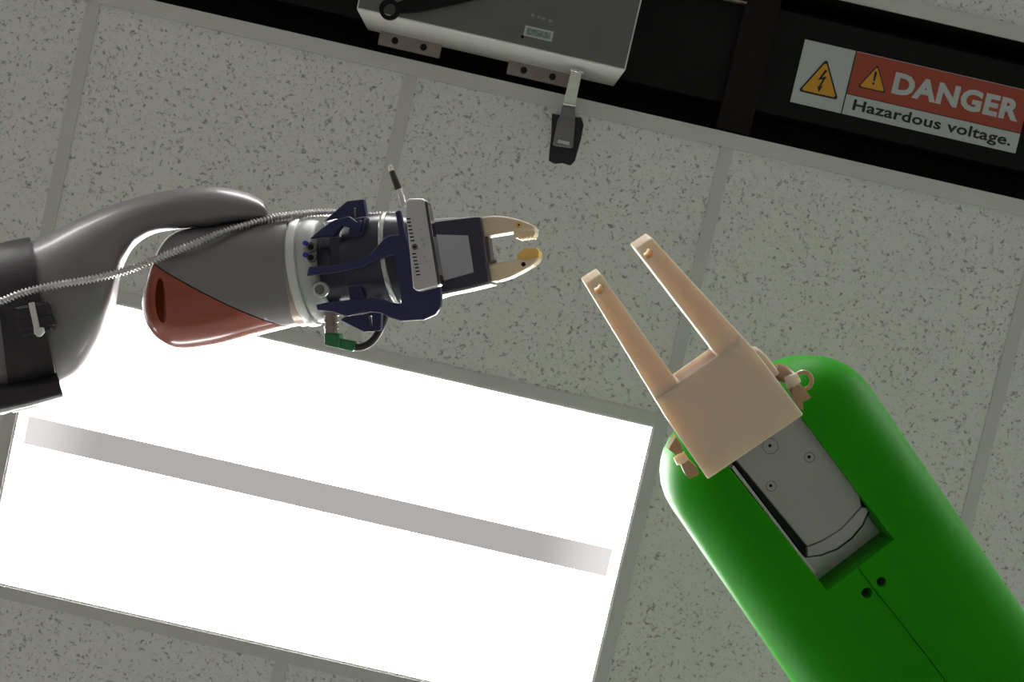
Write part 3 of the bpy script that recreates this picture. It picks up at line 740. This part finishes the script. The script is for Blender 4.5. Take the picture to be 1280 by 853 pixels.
# ================================================================== GREEN ROBOT ARM
DG = 1.2; SG = DG / F
dt = math.radians(55.5)
TA = XA * math.cos(dt) - YA * math.sin(dt); NA = XA * math.sin(dt) + YA * math.cos(dt)
PG = Plane(at(900, 735, DG), TA, NA, ZA, SG)                  # u along the arm (down right), v across, w towards the viewer
gel = PG.pt(900, 146, 0)
ga = empty('industrial_robot', (gel.x, gel.y, 0)); tag(ga, 'thick bright green padded robot arm with grey plate in its end', 'robot')
def rounded_box(t0, t1, n0, n1, w0, w1, r, pl, seg=8):
    bm = bmesh.new()
    vs = [bm.verts.new(pl.pt(t, n, w)) for t in (t0, t1) for n in (n0, n1) for w in (w0, w1)]
    for f in ((0, 1, 3, 2), (4, 6, 7, 5), (0, 4, 5, 1), (2, 3, 7, 6), (0, 2, 6, 4), (1, 5, 7, 3)): bm.faces.new([vs[i] for i in f])
    bmesh.ops.recalc_face_normals(bm, faces=bm.faces)
    bmesh.ops.bevel(bm, geom=bm.edges[:], offset=r * pl.s, segments=seg, profile=0.5, affect='EDGES', clamp_overlap=True)
    bm.verts.index_update()
    mb = MB(); mb.add([v.co.copy() for v in bm.verts], [tuple(v.index for v in f.verts) for f in bm.faces]); bm.free()
    return mb
WF = 92
shell = obj('padded_shell', rounded_box(-190, 1060, 8, 292, -125, WF, 80, PG), 'green', ga, smooth=60)
tE = (PG.uv(1035, 740, WF)[0] + PG.uv(1118, 675, WF)[0]) / 2
nL = PG.uv(911.7, 584.7, WF)[1]; nR = PG.uv(1118, 675, WF)[1]
WFL = 34
sl0, sl1, sr1, sr0 = (PG.pix(x, y, WF) for x, y in ((911.7, 584.7), (1034, 739.5), (1118, 675), (1004, 522)))
sl0 = sl0 + (sl0 - sl1) * 1.2; sr0 = sr0 + (sr0 - sr1) * 1.2
cutter = MB().prism([q + PG.w * (60 * SG) for q in (sl0, sl1, sr1, sr0)], PG.w * (-(WF + 60 - WFL) * SG))
holes = []
for (x, y, r) in ((1087, 744, 6.5), (1105, 730, 5.8)):
    c = PG.pix(x, y, WF + 10)
    holes.append(MB().prism([c + (PG.u * math.cos(2 * math.pi * j / 20) + PG.v * math.sin(2 * math.pi * j / 20)) * r * SG for j in range(20)], PG.w * (-50 * SG)))
# parting line of the padding: a fine groove
gp = [PG.pix(x, y, WF + 5) for x, y in spline([(1056, 686), (1066, 700), (1085, 726), (1110, 758), (1140, 796), (1180, 848), (1240, 932), (1330, 1060)], 4)]
gv = MB()
left = []; right = []
for i, p in enumerate(gp):
    d_ = (gp[min(i + 1, len(gp) - 1)] - gp[max(i - 1, 0)]).normalized(); s_ = d_.cross(PG.w) * (0.7 * SG)
    left.append(p - s_); right.append(p + s_)
gv.loft([[l, r, r - PG.w * 8.5 * SG, l - PG.w * 8.5 * SG] for l, r in zip(left, right)])
cut_local(shell, [cutter] + holes + [gv])
shell.data.set_sharp_from_angle(angle=math.radians(40))
# grey wrist inside the slot
lift_ = PG.w * ((WFL + 3 - WF) * SG)
obj('slot_floor', MB().prism([sl0.lerp(sl1, .30) + lift_, sl1 + lift_, sr1 + lift_, sr0.lerp(sr1, .30) + lift_], PG.w * (-2.9 * SG)), 'silver', ga)
Z7 = lambda pts: zoom(pts, 900, 510, 3.413)
WP = WF - 16
plate = Z7([(-40, 92), (80, 238), (372, 592), (440, 565), (520, 515), (604, 420), (590, 350), (545, 280), (492, 207), (352, 48), (255, -62)])
endp = Z7([(373, 594), (441, 567), (521, 517), (605, 424), (626, 428), (634, 442), (607, 500), (562, 555), (502, 600), (432, 628), (372, 636)])
cpz = obj('cover_plate', pr(PG, plate, WP, WP - 10), 'cgrey', ga, bevel=0.0008)
obj('end_lip', pr(PG, endp, WP - 1, WP - 10), 'cgrey', ga, bevel=0.0008)
obj('gap_shadow', pr(PG, Z7([(-48, 100), (64, 242), (366, 640), (432, 633), (505, 605), (566, 559), (612, 503), (640, 440), (600, 350), (500, 200), (360, 45), (262, -66)]), WP - 12, WFL + 3), 'seam', ga)  # black block standing in for the shade in the gap around the plate
obj('side_rail', pr(PG, Z7([(47, 256), (60, 246), (366, 648), (412, 702), (402, 714)]), WP - 8, WFL + 3), 'silver', ga, bevel=0.0004)
for (x, y, r) in ((963, 558, 9.5), (1012, 572, 6.3), (964, 608, 6.3)):
    o = obj('screw_rim', disc(PG, x, y, WP + 0.25, r, 24, 1), 'seam', ga)
    obj('screw_head', disc(PG, x, y, WP + 0.6, r - 0.55, 24, 1), 'cgrey', o)
    obj('screw_socket', disc(PG, x - 0.6, y - 0.6, WP + 0.9, 2.0, 10, 1), 'hole', o)
column(ga, gel, 0.16, 0.125, 'green', 'dgrey')

# ------------------------------------------------------------------ peach gripper on the green arm
gt = math.radians(12)
AX = -TA * math.cos(gt) + ZA * math.sin(gt); WG = TA * math.sin(gt) + ZA * math.cos(gt)
lean = math.radians(4.0)
WG = WG * math.cos(lean) - NA * math.sin(lean); NF = AX.cross(WG)
if NF.dot(NA) < 0: NF = -NF
PF = Plane(at(945, 559, DG - (WF + 46) * SG), AX, NF, WG, SG)
gg = empty('robot_gripper', PF.pt(-5, 0, -20)); tag(gg, 'peach plastic two-pronged fork gripper on the green robot arm', 'gripper')
outl = [(731, 355), (751, 342), (848, 479), (897, 445), (794, 311), (815, 297), (943, 437), (1005, 519), (885, 600), (838, 531)]
fork = MB().prism([PF.pix(x, y, 0) for x, y in outl], PF.w * (-40 * SG))
tmp = obj('fork', fork, 'peach', gg, bevel=0.0016, seg=3)
hc = []
for (x, y) in ((811.5, 318), (749.5, 362.5)):
    c = PF.pix(x, y, 5)
    hc.append(MB().prism([c + (PF.u * math.cos(2 * math.pi * j / 20) + PF.v * math.sin(2 * math.pi * j / 20)) * 5.6 * SG for j in range(20)], PF.w * (-60 * SG)))
cut_local(tmp, hc)
def piece(name, planes):
    """the part of the fork on the positive side of every plane"""
    bm = bmesh.new(); bm.from_mesh(tmp.data)
    off = Vector(gg.location) + Vector(tmp.location)
    for co, no in planes:
        r = bmesh.ops.bisect_plane(bm, geom=bm.verts[:] + bm.edges[:] + bm.faces[:], plane_co=co - off, plane_no=no, clear_inner=True, clear_outer=False)
        ed = [e for e in r['geom_cut'] if isinstance(e, bmesh.types.BMEdge)]
        bmesh.ops.holes_fill(bm, edges=ed, sides=0)
    me = bpy.data.meshes.new(name); bm.to_mesh(me); bm.free()
    me.materials.clear(); me.materials.append(M['peach']); me.shade_smooth(); me.set_sharp_from_angle(angle=math.radians(35))
    o = bpy.data.objects.new(name, me); o.parent = gg; o.location = tmp.location; col.objects.link(o)
    return o
cA, cB = PF.pix(848, 479, 0), PF.pix(897, 445, 0)
along = (cA - cB).normalized(); fwd = along.cross(PF.w).normalized()
if fwd.dot(PF.u) < 0: fwd = -fwd
mid = (cA + cB) / 2
piece('palm', [(mid, -fwd)])
piece('finger', [(mid, fwd), (mid, along)])
piece('finger', [(mid, fwd), (mid, -along)])
bpy.data.objects.remove(tmp)
obj('palm_rib', pr(PF, [(940, 438), (950, 438), (958, 444), (976, 468), (962, 476)], -16, -38), 'peach', gg, bevel=0.002)

obj('wrist_mount', pr(PG, [(893, 527), (946, 490), (978, 520), (915, 563)], 104, WP - 8), 'cgrey', ga, bevel=0.001)

# tan fittings either side of the palm
def fitting(label, parts):
    root = empty('hose_fitting', parts[0][1]); tag(root, label, 'fitting')
    for nm, c, mbx, m_ in parts: obj(nm, mbx, m_, root, smooth=40)
def hoop(c, a, b, R, r, n=20, m_=8, arc=(0, 2 * math.pi)):
    pts_ = [c + (a * math.cos(arc[0] + (arc[1] - arc[0]) * k / n) + b * math.sin(arc[0] + (arc[1] - arc[0]) * k / n)) * R for k in range(n + 1)]
    return MB().tube(pts_, r, m_)
s = SG
wq = -28
P_ = lambda x, y, w=wq: PF.pix(x, y, w)
parts = [
    ('fitting_body', P_(985, 474), MB().tube([P_(968, 462), P_(976, 466), P_(985, 471), P_(993, 476)], [8 * s, 10 * s, 9 * s, 6 * s], 14), 'tan'),
    ('hose_stub', P_(993, 482), MB().tube([P_(982, 478, -18), P_(990, 476, -16), P_(998, 472, -16)], [7 * s, 7.5 * s, 6 * s], 14), 'peach'),
    ('clip_loop', P_(1006, 478), hoop(P_(1004, 476), NA, TA, 10 * s, 2.4 * s, arc=(-2.2, 2.0)), 'tan'),
    ('clip_foot', P_(1000, 494), MB().prism([P_(x, y, -14) for x, y in ((990, 480), (1002, 482), (1014, 497), (1010, 500), (1000, 504), (992, 497))], PF.w * (-9 * s)), 'tan'),
    ('clip_base', P_(995, 505), MB().prism([P_(x, y, -20) for x, y in ((985, 486), (995, 490), (1004, 505), (1004, 514), (998, 508))], PF.w * (-10 * s)), 'tan'),
]
fitting('tan fitting with an open loop on the palm edge away from the light', parts)
parts = [
    ('fitting_body', P_(848, 562), MB().prism([P_(x, y, -14) for x, y in ((845, 546), (852, 556), (853, 566), (845, 569), (836, 562), (839, 556))], PF.w * (-12 * s)), 'tan'),
    ('hose_stub', P_(850, 574), MB().tube([P_(858, 570, -18), P_(851, 574, -18), P_(844, 577, -18)], [6 * s, 6.5 * s, 5 * s], 14), 'peach'),
    ('clip_foot', P_(862, 586), MB().prism([P_(x, y, -14) for x, y in ((850, 579), (859, 573), (872, 586), (874, 593), (862, 599), (857, 594))], PF.w * (-12 * s)), 'tan'),
]
fitting('small tan fitting on the palm edge facing the light panel', parts)
